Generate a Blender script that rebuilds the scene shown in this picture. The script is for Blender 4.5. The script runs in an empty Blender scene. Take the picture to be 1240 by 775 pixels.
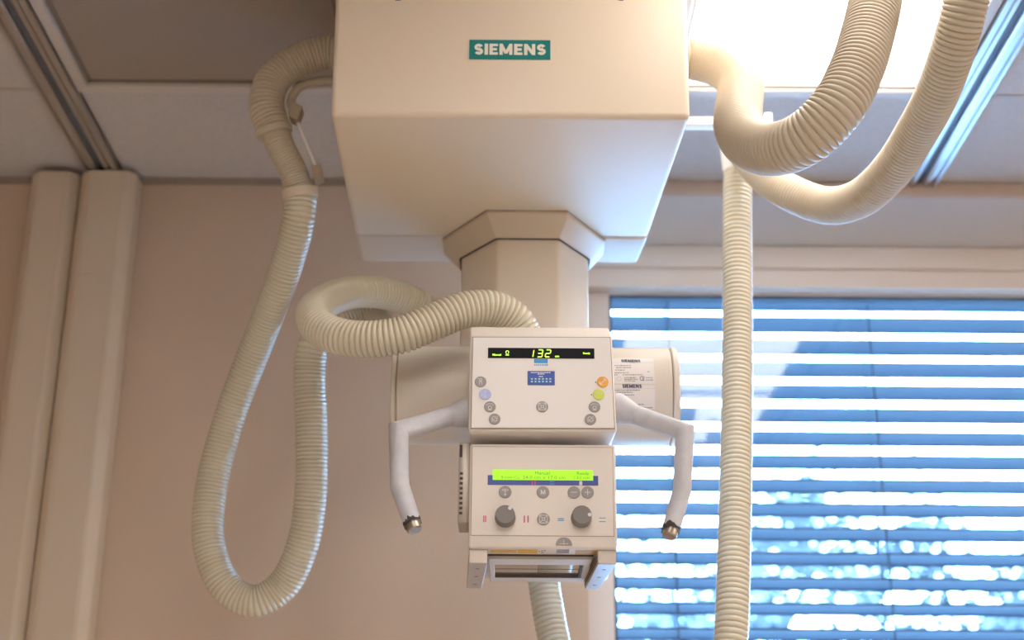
import bpy, bmesh, math, random
from mathutils import Vector as V, Matrix

random.seed(7)
scene = bpy.context.scene
COL = scene.collection

# ------------------------------------------------------------------ camera
FPX, CAMZ = 1800.0, 1.52
PITCH, ROLL = math.atan(688 / 1800), math.radians(0.4)
r0, u0 = V((1, 0, 0)), V((0, -math.sin(PITCH), math.cos(PITCH)))
FW = V((0, math.cos(PITCH), math.sin(PITCH)))
RT = r0 * math.cos(ROLL) + u0 * math.sin(ROLL)
UP = -r0 * math.sin(ROLL) + u0 * math.cos(ROLL)
CP = V((0, 0, CAMZ))
cam = bpy.data.cameras.new('camera')
cam.sensor_width = 36.0
cam.lens = FPX * 36.0 / 1240.0
cam.dof.use_dof = True
cam.dof.focus_distance = 2.1
cam.dof.aperture_fstop = 3.4
cam.clip_start = 0.05
co = bpy.data.objects.new('camera', cam)
M = Matrix((RT, UP, -FW)).transposed().to_4x4()
M.translation = CP
co.matrix_world = M
COL.objects.link(co)
scene.camera = co

# ------------------------------------------------------------------ sky, exposure
world = bpy.data.worlds.new('overcast_sky')
scene.world = world
world.use_nodes = True
bg = world.node_tree.nodes['Background']
bg.inputs[0].default_value = (0.26, 0.55, 1.0, 1)
bg.inputs[1].default_value = 18.0
vs = scene.view_settings
vs.view_transform = 'Standard'
vs.look = 'None'
vs.gamma = 1
vs.exposure = 1.74
vs.use_curve_mapping = False
LAMP_COLOR = (1.0, 0.94, 0.875)
LAMP_POWER = 2.55

# ------------------------------------------------------------------ survey helpers (real depths in metres)
def ray(x, y):
    return FW + RT * ((x - 620) / FPX) + UP * ((387.5 - y) / FPX)
def aty(x, y, Y):
    d = ray(x, y)
    return CP + d * (Y / d.y)
def atz(x, y, z):
    d = ray(x, y)
    return CP + d * ((z - CAMZ) / d.z)

class Plane:
    """a flat face: origin, right, up, outward normal"""
    def __init__(s, o, r, u):
        s.o, s.r, s.u = V(o), V(r).normalized(), V(u).normalized()
        s.n = s.r.cross(s.u)
    def px(s, x, y):
        d = ray(x, y)
        t = (s.o - CP).dot(s.n) / d.dot(s.n)
        q = CP + d * t - s.o
        return q.dot(s.r), q.dot(s.u)
    def p(s, a, b, c=0.0):
        return s.o + s.r * a + s.u * b + s.n * c

# ------------------------------------------------------------------ materials
MATS = {}
def mat(name, color, rough=0.5, metal=0.0, var=0.0, vscale=8.0, bump=0.0, bscale=200.0, emit=0.0, coat=0.0, spec=0.5):
    if name in MATS:
        return MATS[name]
    m = bpy.data.materials.new(name)
    m.use_nodes = True
    nt = m.node_tree
    b = nt.nodes['Principled BSDF']
    b.inputs['Base Color'].default_value = (*color, 1)
    b.inputs['Roughness'].default_value = rough
    b.inputs['Metallic'].default_value = metal
    b.inputs['Specular IOR Level'].default_value = spec
    b.inputs['Coat Weight'].default_value = coat
    b.inputs['Coat Roughness'].default_value = 0.12
    tc = nt.nodes.new('ShaderNodeTexCoord')
    if var > 0:
        n = nt.nodes.new('ShaderNodeTexNoise')
        n.inputs['Scale'].default_value = vscale
        n.inputs['Detail'].default_value = 4
        nt.links.new(tc.outputs['Object'], n.inputs['Vector'])
        r = nt.nodes.new('ShaderNodeValToRGB')
        r.color_ramp.elements[0].position = 0.3
        r.color_ramp.elements[1].position = 0.7
        r.color_ramp.elements[0].color = (*[max(0, c * (1 - var)) for c in color], 1)
        r.color_ramp.elements[1].color = (*[min(1, c * (1 + var)) for c in color], 1)
        nt.links.new(n.outputs['Fac'], r.inputs['Fac'])
        nt.links.new(r.outputs['Color'], b.inputs['Base Color'])
    if bump > 0:
        n = nt.nodes.new('ShaderNodeTexNoise')
        n.inputs['Scale'].default_value = bscale
        n.inputs['Detail'].default_value = 3
        nt.links.new(tc.outputs['Object'], n.inputs['Vector'])
        bp = nt.nodes.new('ShaderNodeBump')
        bp.inputs['Strength'].default_value = bump
        bp.inputs['Distance'].default_value = 0.002
        nt.links.new(n.outputs['Fac'], bp.inputs['Height'])
        nt.links.new(bp.outputs['Normal'], b.inputs['Normal'])
    if emit > 0:
        b.inputs['Emission Color'].default_value = (*color, 1)
        b.inputs['Emission Strength'].default_value = emit
    MATS[name] = m
    return m

wall_m = mat('wall_paint', (0.63, 0.485, 0.37), 0.85, var=0.03, vscale=3, bump=0.35, bscale=260)
tile_m = mat('ceiling_tile', (0.58, 0.55, 0.54), 0.9, var=0.05, vscale=120, bump=0.5, bscale=300)
slab_m = mat('ceiling_slab', (0.45, 0.42, 0.40), 0.9)
floor_m = mat('floor_vinyl', (0.84, 0.81, 0.76), 0.45, var=0.08, vscale=40)
alu_m = mat('rail_aluminium', (0.60, 0.59, 0.58), 0.32, metal=0.92, bump=0.05, bscale=400)
slot_m = mat('rail_slot', (0.16, 0.18, 0.22), 0.5, metal=0.3)
trunk_m = mat('trunking_plastic', (0.74, 0.62, 0.49), 0.5, var=0.02)
trim_m = mat('trim_wood', (0.55, 0.42, 0.33), 0.6, var=0.06, vscale=20)
frame_m = mat('window_frame_paint', (0.72, 0.64, 0.58), 0.45)
gasket_m = mat('window_gasket', (0.03, 0.04, 0.06), 0.6)
slat_m = mat('blind_slat_paint', (0.056, 0.080, 0.104), 0.55, var=0.04, vscale=15, spec=0.15)
cord_m = mat('blind_cord', (0.04, 0.06, 0.10), 0.8)
house_m = mat('housing_cream', (0.81, 0.69, 0.54), 0.38, var=0.02, vscale=2, bump=0.06, bscale=500)
house2_m = mat('housing_pale', (0.74, 0.66, 0.58), 0.4, bump=0.05, bscale=500)
col_m = mat('column_beige', (0.82, 0.71, 0.57), 0.4)
collar_m = mat('collar_tan', (0.68, 0.55, 0.40), 0.5)
panel_m = mat('panel_white', (0.80, 0.73, 0.66), 0.4)
face_m = mat('panel_face', (0.83, 0.80, 0.77), 0.45)
tube_m = mat('tube_housing', (0.74, 0.67, 0.58), 0.4)
seam_m = mat('seam_dark', (0.10, 0.08, 0.07), 0.8)
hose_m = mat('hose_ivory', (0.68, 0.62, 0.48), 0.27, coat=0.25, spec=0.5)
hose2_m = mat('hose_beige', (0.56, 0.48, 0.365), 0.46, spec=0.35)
ring_m = mat('ring_plastic', (0.70, 0.61, 0.48), 0.4)
brk_m = mat('bracket_tan', (0.42, 0.34, 0.24), 0.5)
white_m = mat('white_plastic', (0.85, 0.83, 0.80), 0.4)
tape_m = mat('handle_tape', (0.57, 0.565, 0.60), 0.55, var=0.06, vscale=60, bump=0.3, bscale=90)
steel_m = mat('bare_metal', (0.38, 0.33, 0.27), 0.35, metal=0.9, var=0.25, vscale=60)
dark_m = mat('torn_tape', (0.05, 0.045, 0.045), 0.8)
teal_m = mat('sign_teal', (0.0, 0.225, 0.22), 0.4)
signw_m = mat('sign_white', (0.85, 0.80, 0.70), 0.4)
black_m = mat('display_black', (0.010, 0.011, 0.016), 0.55, spec=0.12)
led_m = mat('led_green', (0.52, 1.0, 0.05), 0.4, emit=0.5)
lcd_m = mat('lcd_lime', (0.29, 0.78, 0.0), 0.4, emit=0.24)
lcdtxt_m = mat('lcd_text', (0.10, 0.20, 0.01), 0.5)
bluestrip_m = mat('strip_blue', (0.035, 0.07, 0.36), 0.4)
btn_m = mat('button_grey', (0.33, 0.31, 0.30), 0.5)
icon_m = mat('icon_pale', (0.72, 0.70, 0.69), 0.5)
orange_m = mat('button_orange', (0.90, 0.40, 0.03), 0.45)
lime_m = mat('button_lime', (0.66, 0.72, 0.10), 0.45)
lilac_m = mat('button_lilac', (0.44, 0.50, 0.82), 0.45)
knob_m = mat('knob_grey', (0.22, 0.20, 0.19), 0.5)
knobdot_m = mat('knob_dot', (0.80, 0.80, 0.84), 0.4)
pink_m = mat('mark_pink', (0.72, 0.05, 0.24), 0.5)
cyan_m = mat('mark_blue', (0.05, 0.32, 0.62), 0.5)
stick_m = mat('sticker_white', (0.84, 0.80, 0.77), 0.5)
stickb_m = mat('sticker_blue', (0.005, 0.05, 0.36), 0.4)
stickl_m = mat('sticker_azure', (0.0, 0.30, 0.68), 0.4)
cell_m = mat('sticker_cell', (0.02, 0.32, 0.62), 0.5)
ink_m = mat('label_ink', (0.05, 0.05, 0.14), 0.6)
inkg_m = mat('label_ink_grey', (0.30, 0.29, 0.32), 0.6)
yellow_m = mat('warning_yellow', (0.72, 0.44, 0.10), 0.5, var=0.12, vscale=90)
railg_m = mat('accessory_rail_grey', (0.52, 0.46, 0.40), 0.4, metal=0.4, var=0.05, vscale=50)
off_m = mat('unlit_panel', (0.40, 0.34, 0.30), 0.6)
lamp_m = mat('lamp_diffuser', LAMP_COLOR, 0.5, emit=LAMP_POWER)
bark_m = mat('tree_bark', (0.10, 0.10, 0.10), 0.9, var=0.2, vscale=12)
leaf_m = mat('tree_leaf', (0.03, 0.034, 0.04), 0.7, var=0.3, vscale=2)
ground_m = mat('outside_ground', (0.30, 0.30, 0.30), 0.9, var=0.1, vscale=1)

def perforated():
    nt = off_m.node_tree
    b = nt.nodes['Principled BSDF']
    tc = nt.nodes.new('ShaderNodeTexCoord')
    vo = nt.nodes.new('ShaderNodeTexVoronoi')
    vo.inputs['Scale'].default_value = 180
    vo.inputs['Randomness'].default_value = 0
    nt.links.new(tc.outputs['Object'], vo.inputs['Vector'])
    r = nt.nodes.new('ShaderNodeValToRGB')
    r.color_ramp.elements[0].position = 0.28
    r.color_ramp.elements[0].color = (0.15, 0.125, 0.105, 1)
    r.color_ramp.elements[1].position = 0.36
    r.color_ramp.elements[1].color = (0.36, 0.30, 0.255, 1)
    nt.links.new(vo.outputs['Distance'], r.inputs['Fac'])
    nt.links.new(r.outputs['Color'], b.inputs['Base Color'])
perforated()

def glass_material():
    m = bpy.data.materials.new('window_glass')
    m.use_nodes = True
    nt = m.node_tree
    nt.nodes.clear()
    out = nt.nodes.new('ShaderNodeOutputMaterial')
    mix = nt.nodes.new('ShaderNodeMixShader')
    tr = nt.nodes.new('ShaderNodeBsdfTransparent')
    tr.inputs[0].default_value = (0.93, 0.96, 0.97, 1)
    gl = nt.nodes.new('ShaderNodeBsdfGlossy')
    gl.inputs['Roughness'].default_value = 0.0
    lw = nt.nodes.new('ShaderNodeLayerWeight')
    lw.inputs['Blend'].default_value = 0.5
    pw = nt.nodes.new('ShaderNodeMath'); pw.operation = 'POWER'; pw.inputs[1].default_value = 5
    mu = nt.nodes.new('ShaderNodeMath'); mu.operation = 'MULTIPLY_ADD'; mu.inputs[1].default_value = 0.9; mu.inputs[2].default_value = 0.045
    nt.links.new(lw.outputs['Facing'], pw.inputs[0])
    nt.links.new(pw.outputs[0], mu.inputs[0])
    nt.links.new(mu.outputs[0], mix.inputs[0])
    nt.links.new(tr.outputs[0], mix.inputs[1])
    nt.links.new(gl.outputs[0], mix.inputs[2])
    nt.links.new(mix.outputs[0], out.inputs[0])
    return m
glass_m = glass_material()

# ------------------------------------------------------------------ object helpers
WM = {}                                            # world matrices of parents
def thing(name, label, cat, loc, group=None):
    o = bpy.data.objects.new(name, None)
    o.empty_display_size = 0.05
    COL.objects.link(o)
    o.location = loc
    o['label'] = label; o['category'] = cat
    if group: o['group'] = group
    WM[o.name] = Matrix.Translation(V(loc))
    return o

class MB:
    """collects shapes in world coordinates, then links them as one mesh object"""
    def __init__(s):
        s.v, s.f = [], []
    def poly(s, pts, faces):
        k = len(s.v)
        s.v += [V(p) for p in pts]
        s.f += [tuple(i + k for i in f) for f in faces]
        return s
    def box(s, x0, x1, y0, y1, z0, z1):
        return s.hexa([(x0, y0, z0), (x1, y0, z0), (x1, y1, z0), (x0, y1, z0), (x0, y0, z1), (x1, y0, z1), (x1, y1, z1), (x0, y1, z1)])
    def hexa(s, p):
        return s.poly(p, [(3, 2, 1, 0), (4, 5, 6, 7), (0, 1, 5, 4), (1, 2, 6, 5), (2, 3, 7, 6), (3, 0, 4, 7)])
    def loft(s, rings, close=True, caps=True):
        k = len(s.v); n = len(rings[0])
        for r in rings: s.v += [V(p) for p in r]
        for i in range(len(rings) - 1):
            for j in range(n if close else n - 1):
                a, b = k + i * n + j, k + i * n + (j + 1) % n
                s.f.append((a, b, b + n, a + n))
        if caps:
            s.f.append(tuple(k + j for j in range(n - 1, -1, -1)))
            e = k + (len(rings) - 1) * n
            s.f.append(tuple(e + j for j in range(n)))
        return s
    def prect(s, P, a0, a1, b0, b1, c0, c1):       # box on a Plane
        return s.hexa([P.p(a0, b0, c0), P.p(a1, b0, c0), P.p(a1, b1, c0), P.p(a0, b1, c0),
                       P.p(a0, b0, c1), P.p(a1, b0, c1), P.p(a1, b1, c1), P.p(a0, b1, c1)])
    def pdisc(s, P, a, b, r, c0, c1, n=28, edge=0.0, t0=0.0, t1=2 * math.pi):
        rings = []
        prof = [(r, c0), (r, c1 - edge), (r - edge, c1)] if edge else [(r, c0), (r, c1)]
        full = t1 - t0 > 6.28
        for rr, c in prof:
            m = n if full else n + 1
            rings.append([P.p(a + rr * math.cos(t0 + (t1 - t0) * i / n), b + rr * math.sin(t0 + (t1 - t0) * i / n), c) for i in range(m)])
        return s.loft(rings)
    def bar(s, P, a0, b0, a1, b1, w, c0, c1):      # a stroke on a Plane
        d = V((a1 - a0, b1 - b0)); d.normalize(); q = V((-d.y, d.x)) * (w / 2)
        pts = [(a0 + q.x, b0 + q.y), (a0 - q.x, b0 - q.y), (a1 - q.x, b1 - q.y), (a1 + q.x, b1 + q.y)]
        return s.loft([[P.p(a, b, c0) for a, b in pts], [P.p(a, b, c1) for a, b in pts]])
    def tube(s, pts, rad, n=20, caps=True):
        pts = [V(p) for p in pts]
        rads = rad if isinstance(rad, (list, tuple)) else [rad] * len(pts)
        rings = []
        t0 = (pts[1] - pts[0]).normalized()
        a = t0.orthogonal().normalized()
        for i, p in enumerate(pts):
            di = (pts[i] - pts[i - 1]).normalized() if i else t0
            do = (pts[i + 1] - pts[i]).normalized() if i < len(pts) - 1 else di
            t = (di + do).normalized()
            a = (a - di * a.dot(di)).normalized()
            b = di.cross(a)
            ring = []
            for j in range(n):
                w = 2 * math.pi * j / n
                o = (a * math.cos(w) + b * math.sin(w)) * rads[i]
                den = di.dot(t)
                o = o - di * (o.dot(t) / den)      # mitred section
                ring.append(p + o)
            rings.append(ring)
        return s.loft(rings, True, caps)
    def build(s, name, m, parent=None, bevel=0.0, seg=2, smooth=40, label=None, kind=None, recalc=True):
        lo = V([min(p[i] for p in s.v) for i in range(3)]); hi = V([max(p[i] for p in s.v) for i in range(3)])
        c = (lo + hi) / 2
        me = bpy.data.meshes.new(name)
        bm = bmesh.new()
        vv = [bm.verts.new(p - c) for p in s.v]
        for f in s.f:
            try: bm.faces.new([vv[i] for i in f])
            except ValueError: pass
        if recalc: bmesh.ops.recalc_face_normals(bm, faces=bm.faces)
        if bevel > 0:
            ed = [e for e in bm.edges if len(e.link_faces) == 2 and e.calc_face_angle(0) > math.radians(28)]
            bmesh.ops.bevel(bm, geom=ed, offset=bevel, segments=seg, profile=0.5, affect='EDGES', clamp_overlap=True)
        bm.to_mesh(me); bm.free()
        if smooth:
            me.shade_smooth()
            me.set_sharp_from_angle(angle=math.radians(smooth))
        me.materials.append(m)
        o = bpy.data.objects.new(name, me)
        COL.objects.link(o)
        return place(o, c, parent, label, kind)

def place(o, c, parent=None, label=None, kind=None):
    if parent is not None:
        o.parent = parent
        o.location = WM[parent.name].inverted() @ V(c)
    else:
        o.location = c
    WM[o.name] = Matrix.Translation(V(c))
    if label: o['label'] = label
    if kind: o['kind'] = kind
    return o

def inst(name, me, c, parent):
    o = bpy.data.objects.new(name, me)
    COL.objects.link(o)
    return place(o, c, parent)

def tag(o, label, cat, group=None):
    o['label'] = label; o['category'] = cat
    if group: o['group'] = group
    return o

def text_outline(body, bold=0.0):
    cu = bpy.data.curves.new('lettering', 'FONT')
    cu.body = body; cu.size = 1.0; cu.offset = bold; cu.resolution_u = 3; cu.fill_mode = 'FRONT'
    ob = bpy.data.objects.new('lettering', cu)
    me = bpy.data.meshes.new_from_object(ob)
    vs_ = [(v.co.x, v.co.y) for v in me.vertices]
    fs = [tuple(p.vertices) for p in me.polygons]
    bpy.data.objects.remove(ob); bpy.data.curves.remove(cu); bpy.data.meshes.remove(me)
    x0, x1 = min(p[0] for p in vs_), max(p[0] for p in vs_)
    y0, y1 = min(p[1] for p in vs_), max(p[1] for p in vs_)
    return [((x - x0) / (x1 - x0), (y - y0) / (y1 - y0)) for x, y in vs_], fs

def ptext(mb, P, body, a0, a1, b0, b1, c, bold=0.0, th=0.0003):
    """lettering as thin raised glyphs fitted in a rectangle of the Plane"""
    vv, ff = text_outline(body, bold)
    k = len(mb.v)
    mb.v += [P.p(a0 + (a1 - a0) * x, b0 + (b1 - b0) * y, c + th) for x, y in vv]
    mb.f += [tuple(i + k for i in f) for f in ff]
    return mb

def stroke(mb, P, pts, w, c, th=.0003):
    """a mitred ribbon along points of a Plane or drum"""
    n = len(pts); L, R_ = [], []
    for i in range(n):
        p = V(pts[i]); di = (p - V(pts[i - 1])).normalized() if i else (V(pts[1]) - p).normalized()
        do = (V(pts[i + 1]) - p).normalized() if i < n - 1 else di
        t = (di + do).normalized(); q = V((-t.y, t.x)) * (w / 2 / max(.35, t.dot(di)))
        L.append(p + q); R_.append(p - q)
    k = len(mb.v); th += (k % 97) * 4e-6
    for a, b in zip(L, R_): mb.v += [P.p(a.x, a.y, c + th), P.p(b.x, b.y, c + th)]
    mb.f += [(k + 2 * i, k + 2 * i + 1, k + 2 * i + 3, k + 2 * i + 2) for i in range(n - 1)]
def block_word(mb, P, word, a0, a1, b0, b1, c, sw=.26):
    """heavy sans-serif capitals fitted in a rectangle"""
    adv = {'S': .80, 'I': .34, 'E': .76, 'M': 1.10, 'N': .96}
    tot = sum(adv[ch] for ch in word) - .12
    h = b1 - b0; sx = (a1 - a0) / tot; w = sw * h; x = a0
    for ch in word:
        W = (adv[ch] - .12) * sx
        H = lambda u, v: (x + u, b0 + v)
        e = w / 2
        if ch == 'I': stroke(mb, P, [H(W / 2, 0), H(W / 2, h)], w * 1.05, c)
        elif ch == 'E':
            stroke(mb, P, [H(e, 0), H(e, h)], w, c)
            for v, l in ((e * .9, 1), (h / 2, .9), (h - e * .9, 1)): stroke(mb, P, [H(e, v), H(W * l, v)], w * .86, c)
        elif ch == 'M': 
            stroke(mb, P, [H(e, 0), H(e, h)], w, c); stroke(mb, P, [H(W - e, 0), H(W - e, h)], w, c)
            stroke(mb, P, [H(e, h - e * .3), H(W / 2, e)], w * .9, c); stroke(mb, P, [H(W - e, h - e * .3), H(W / 2, e)], w * .9, c)
        elif ch == 'N':
            stroke(mb, P, [H(e, 0), H(e, h)], w, c); stroke(mb, P, [H(W - e, 0), H(W - e, h)], w, c); stroke(mb, P, [H(e, h - e * .4), H(W - e, e * .4)], w, c)
        elif ch == 'S':
            rx, ry = W / 2 - e, (h - w) / 4; cx_ = W / 2; pts = []
            for i in range(15):
                t = math.radians(20 + i * 250 / 14); pts.append(H(cx_ + rx * math.cos(t), h - e - ry + ry * math.sin(t)))
            for i in range(15):
                t = math.radians(90 - i * 250 / 14); pts.append(H(cx_ + rx * math.cos(t), e + ry + ry * math.sin(t)))
            stroke(mb, P, pts, w * .92, c)
        x += adv[ch] * sx
    return mb

def spline(pts, step=0.002):
    """centripetal Catmull-Rom through the points, resampled by arc length"""
    p = [V(q) for q in pts]
    p = [p[0] * 2 - p[1]] + p + [p[-1] * 2 - p[-2]]
    out = []
    for i in range(1, len(p) - 2):
        a, b, c, d = p[i - 1], p[i], p[i + 1], p[i + 2]
        t0 = 0; t1 = t0 + max(1e-6, (b - a).length) ** .5; t2 = t1 + max(1e-6, (c - b).length) ** .5; t3 = t2 + max(1e-6, (d - c).length) ** .5
        for k in range(40):
            t = t1 + (t2 - t1) * k / 40
            A1 = a * ((t1 - t) / (t1 - t0)) + b * ((t - t0) / (t1 - t0))
            A2 = b * ((t2 - t) / (t2 - t1)) + c * ((t - t1) / (t2 - t1))
            A3 = c * ((t3 - t) / (t3 - t2)) + d * ((t - t2) / (t3 - t2))
            B1 = A1 * ((t2 - t) / (t2 - t0)) + A2 * ((t - t0) / (t2 - t0))
            B2 = A2 * ((t3 - t) / (t3 - t1)) + A3 * ((t - t1) / (t3 - t1))
            out.append(B1 * ((t2 - t) / (t2 - t1)) + B2 * ((t - t1) / (t2 - t1)))
    out.append(p[-2])
    acc = [0]
    for i in range(1, len(out)): acc.append(acc[-1] + (out[i] - out[i - 1]).length)
    L = acc[-1]; n = max(2, int(L / step)); res = []; j = 0
    for i in range(n + 1):
        s = L * i / n
        while j < len(acc) - 2 and acc[j + 1] < s: j += 1
        f = (s - acc[j]) / max(1e-9, acc[j + 1] - acc[j])
        res.append(out[j].lerp(out[j + 1], min(1, f)))
    return res

def hose(mb, pts, dia, pitch=0.008, depth=0.0028, per=6, segs=24):
    """a corrugated hose: rounded ribs with narrow valleys along a smooth path"""
    path = spline(pts, pitch / per)
    t = (path[1] - path[0]).normalized()
    a = t.orthogonal().normalized()
    rings = []
    for i, p in enumerate(path):
        t = (path[min(i + 1, len(path) - 1)] - path[max(i - 1, 0)]).normalized()
        a = (a - t * a.dot(t)).normalized(); b = t.cross(a)
        r = dia / 2 - depth * (1 - abs(math.sin(math.pi * (i % per) / per)) ** 0.55)
        rings.append([p + (a * math.cos(2 * math.pi * j / segs) + b * math.sin(2 * math.pi * j / segs)) * r for j in range(segs)])
    mb.loft(rings)
    return mb

def PX(pts):
    return [aty(x, y, Y) for x, y, Y in pts]

# ------------------------------------------------------------------ room shell
XL, XR, YB, YW, ZC = -2.74, 2.74, -4.0, 3.0, 3.0
YR, YF, WT = 3.20, 3.235, 3.46                    # recessed window wall, window frame plane, outer face
wx0 = aty(711, 600, YW).x
wz1 = aty(1000, 352, YR + .015).z
wx1, wz0 = 1.34, 1.0
S = 'structure'
w = MB()
w.box(XL, wx0, YW, WT, 0, 3.06)
w.box(wx1, XR, YR, WT, 0, 3.06)
w.box(wx0, wx1, YR, 3.292, wz1, 3.06); w.box(wx0, wx1, YR, WT, 0, wz0)
w.build('wall_back', wall_m, kind=S)
zs1, zs0 = aty(1000, 238, YW).z, aty(1000, 300, YR - .004).z
MB().loft([[(x, YW, 3.0245), (x, YW, zs1), (x, YR - .0005, zs0), (x, YR - .0005, 3.0245)] for x in (wx0 + .0005, XR - .0005)]).build('ceiling_soffit', mat('soffit_paint', (.60, .575, .57), .85, bump=.3, bscale=260), kind=S)
MB().box(XL - .1, XL, YB, WT, 0, 3.06).build('wall_left', wall_m, kind=S)
MB().box(XR, XR + .1, YB, WT, 0, 3.06).build('wall_right', wall_m, kind=S)
MB().box(XL - .1, XR + .1, YB - .1, YB, 0, 3.06).build('wall_front', wall_m, kind=S)
MB().box(XL - .1, XR + .1, YB - .1, WT, -.1, 0).build('floor', floor_m, kind=S)
ceil = MB().box(XL - .1, XR + .1, YB - .1, WT, 3.025, 3.12).build('ceiling', slab_m, kind=S)

# suspended ceiling: tiles in a 60 cm grid between the two equipment rails
RX, RW = 0.905, 0.037
cols = [(-2.74, -2.142), (-2.142, -1.542), (-1.542, -RX - RW), (-RX + RW, -0.292), (-0.292, 0.292), (0.292, RX - RW), (RX + RW, 1.542), (1.542, 2.142), (2.142, 2.74)]
rows = [(2.605, 3.0), (2.005, 2.605), (1.405, 2.005), (0.805, 1.405), (0.205, 0.805), (-0.395, 0.205), (-0.995, -0.395), (-1.595, -0.995), (-2.195, -1.595), (-2.795, -2.195), (-3.395, -2.795), (-4.0, -3.395)]
LIT = [(5, 1), (8, 1), (8, 3), (4, 4), (4, 6), (4, 8), (4, 10), (3, 9)]  # first lamp is in view, the others are added unseen to light the scene
LAMPS = {}
for c_, r_ in LIT: LAMPS[(c_, r_)] = 1; LAMPS[(c_, r_ + 1)] = 1
for q in ((3, 1), (3, 2)): LAMPS[q] = 1
cache = {}
for ci, (a0, a1) in enumerate(cols):
    for ri, (b0, b1) in enumerate(rows):
        if (ci, ri) in LAMPS: continue
        wdt, dep = round(a1 - a0, 3), round(b1 - b0, 3)
        cc = ((a0 + a1) / 2, (b0 + b1) / 2, 3.0125)
        if (wdt, dep) not in cache:
            g = 0.002
            o = MB().box(a0 + g, a1 - g, b0 + g, b1 - g, 3.0, 3.0248).build('ceiling_tile', tile_m, ceil, bevel=0.004, seg=1)
            cache[(wdt, dep)] = o.data
        else:
            inst('ceiling_tile', cache[(wdt, dep)], cc, ceil)
for ri, (b0, b1) in enumerate(rows[:-1]):           # grid bar between rows
    MB().box(XL, XR, b0 - .006, b0 + .006, 2.9985, 3.0245).build('grid_bar', mat('grid_bar', (.50, .46, .43), .5), ceil)

# ceiling lamps (60 x 120 cm) and the unlit panel
def ceiling_panel(name, label, a0, a1, b0, b1, lit, group=None):
    t = thing(name, label, 'ceiling light' if lit else 'ceiling panel', ((a0 + a1) / 2, (b0 + b1) / 2, 2.99), group)
    f = MB(); e = 0.028
    for (p0, p1, q0, q1) in ((a0, a1, b1 - e, b1), (a0, a1, b0, b0 + e), (a0, a0 + e, b0 + e, b1 - e), (a1 - e, a1, b0 + e, b1 - e)):
        f.box(p0 + .001, p1 - .001, q0 + .001, q1 - .001, 2.992, 3.0245)
    f.build('frame', mat('lamp_frame', (.62, .57, .53), .45), t, bevel=0.003, seg=1)
    g = MB()
    for (p0, p1, q0, q1) in ((a0 + e, a1 - e, b1 - e - .007, b1 - e), (a0 + e, a1 - e, b0 + e, b0 + e + .007), (a0 + e, a0 + e + .007, b0 + e, b1 - e), (a1 - e - .007, a1 - e, b0 + e, b1 - e)):
        g.box(p0, p1, q0, q1, 3.001, 3.0245)
    g.build('inner_rim', mat('panel_rim', (.22, .18, .15), .7) if not lit else mat('lamp_frame', (.6, .6, .6)), t)
    if lit:
        MB().box(a0 + e, a1 - e, b0 + e, b1 - e, 3.006, 3.012).build('diffuser', lamp_m, t)
        MB().box(a0 + e, a1 - e, b0 + e, b1 - e, 3.0125, 3.0245).build('tray', white_m, t)
    else:
        MB().box(a0 + e, a1 - e, b0 + e, b1 - e, 3.004, 3.012).build('perforated_plate', off_m, t)
names = ['glowing white ceiling light to the right of the machine housing', 'added unseen ceiling light along the right wall, nearest the window', 'added unseen ceiling light along the right wall, second from the window',
         'added unseen ceiling light in the middle of the bay, above the viewer', 'added unseen ceiling light in the middle of the bay, just behind the viewer', 'added unseen ceiling light in the middle of the bay, second from the rear wall',
         'added unseen ceiling light in the middle of the bay, against the rear wall', 'added unseen ceiling light behind the viewer by the left rail']
for (c_, r_), nm in zip(LIT, names):
    ceiling_panel('ceiling_light', nm, cols[c_][0], cols[c_][1], rows[r_ + 1][0], rows[r_][1], True, 'lit ceiling lights')
ceiling_panel('ceiling_panel', 'large unlit perforated ceiling panel beside the left rail', cols[3][0], cols[3][1], rows[2][0], rows[1][1], False)

# equipment rails on the ceiling
def rail(x, label):
    t = thing('ceiling_rail', label, 'ceiling rail', (x, 0.4, 2.985), 'long rails fixed along the ceiling')
    y0, y1 = YB + .01, YW - .002
    for s in (-1, 1):
        prof = [(.008, 3.024), (.008, 2.990), (.012, 2.986), (.020, 2.986), (.022, 2.990), (.028, 2.990), (.030, 2.984), (.0365, 2.984), (.0365, 3.024)]
        MB().loft([[(x + s * a, y, z) for a, z in prof] for y in (y0, y1)]).build('rail_flange', alu_m, t, smooth=25)
    MB().box(x - .0085, x + .0085, y0, y1, 2.998, 3.02).build('rail_slot', slot_m, t)
rail(-RX, 'grey metal ceiling rail above the wall trunking')
rail(RX, 'blue-tinted metal ceiling rail to the right of the lit ceiling light')

# perimeter trims over the window, painted shadow line on the left wall
MB().box(wx0 + .001, XR, YW - .012, YW - .0005, zs1 - .002, 2.9985).build('trim_1', trim_m, kind=S, bevel=.003)
zb1, zb0 = zs0 - .0005, aty(1000, 325, YR - .012).z
MB().box(wx0 + .0005, XR, YR - .014, YR - .0005, zb0, zb1).build('trim_2', frame_m, kind=S, bevel=.003)
MB().box(wx0 + .0005, XR, YR - .004, YR - .0005, wz1, zb0 - .0005).build('trim_4', mat('lintel_paint', (.76, .68, .62), .5), kind=S, bevel=.001, seg=1)
MB().box(XL, wx0, YW - .008, YW - .0005, 2.984, 2.9985).build('shadow_strip', mat('shadow_brown', (.34, .28, .23), .7), kind=S)  # dark strip stands in for the shadow line below the ceiling

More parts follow.
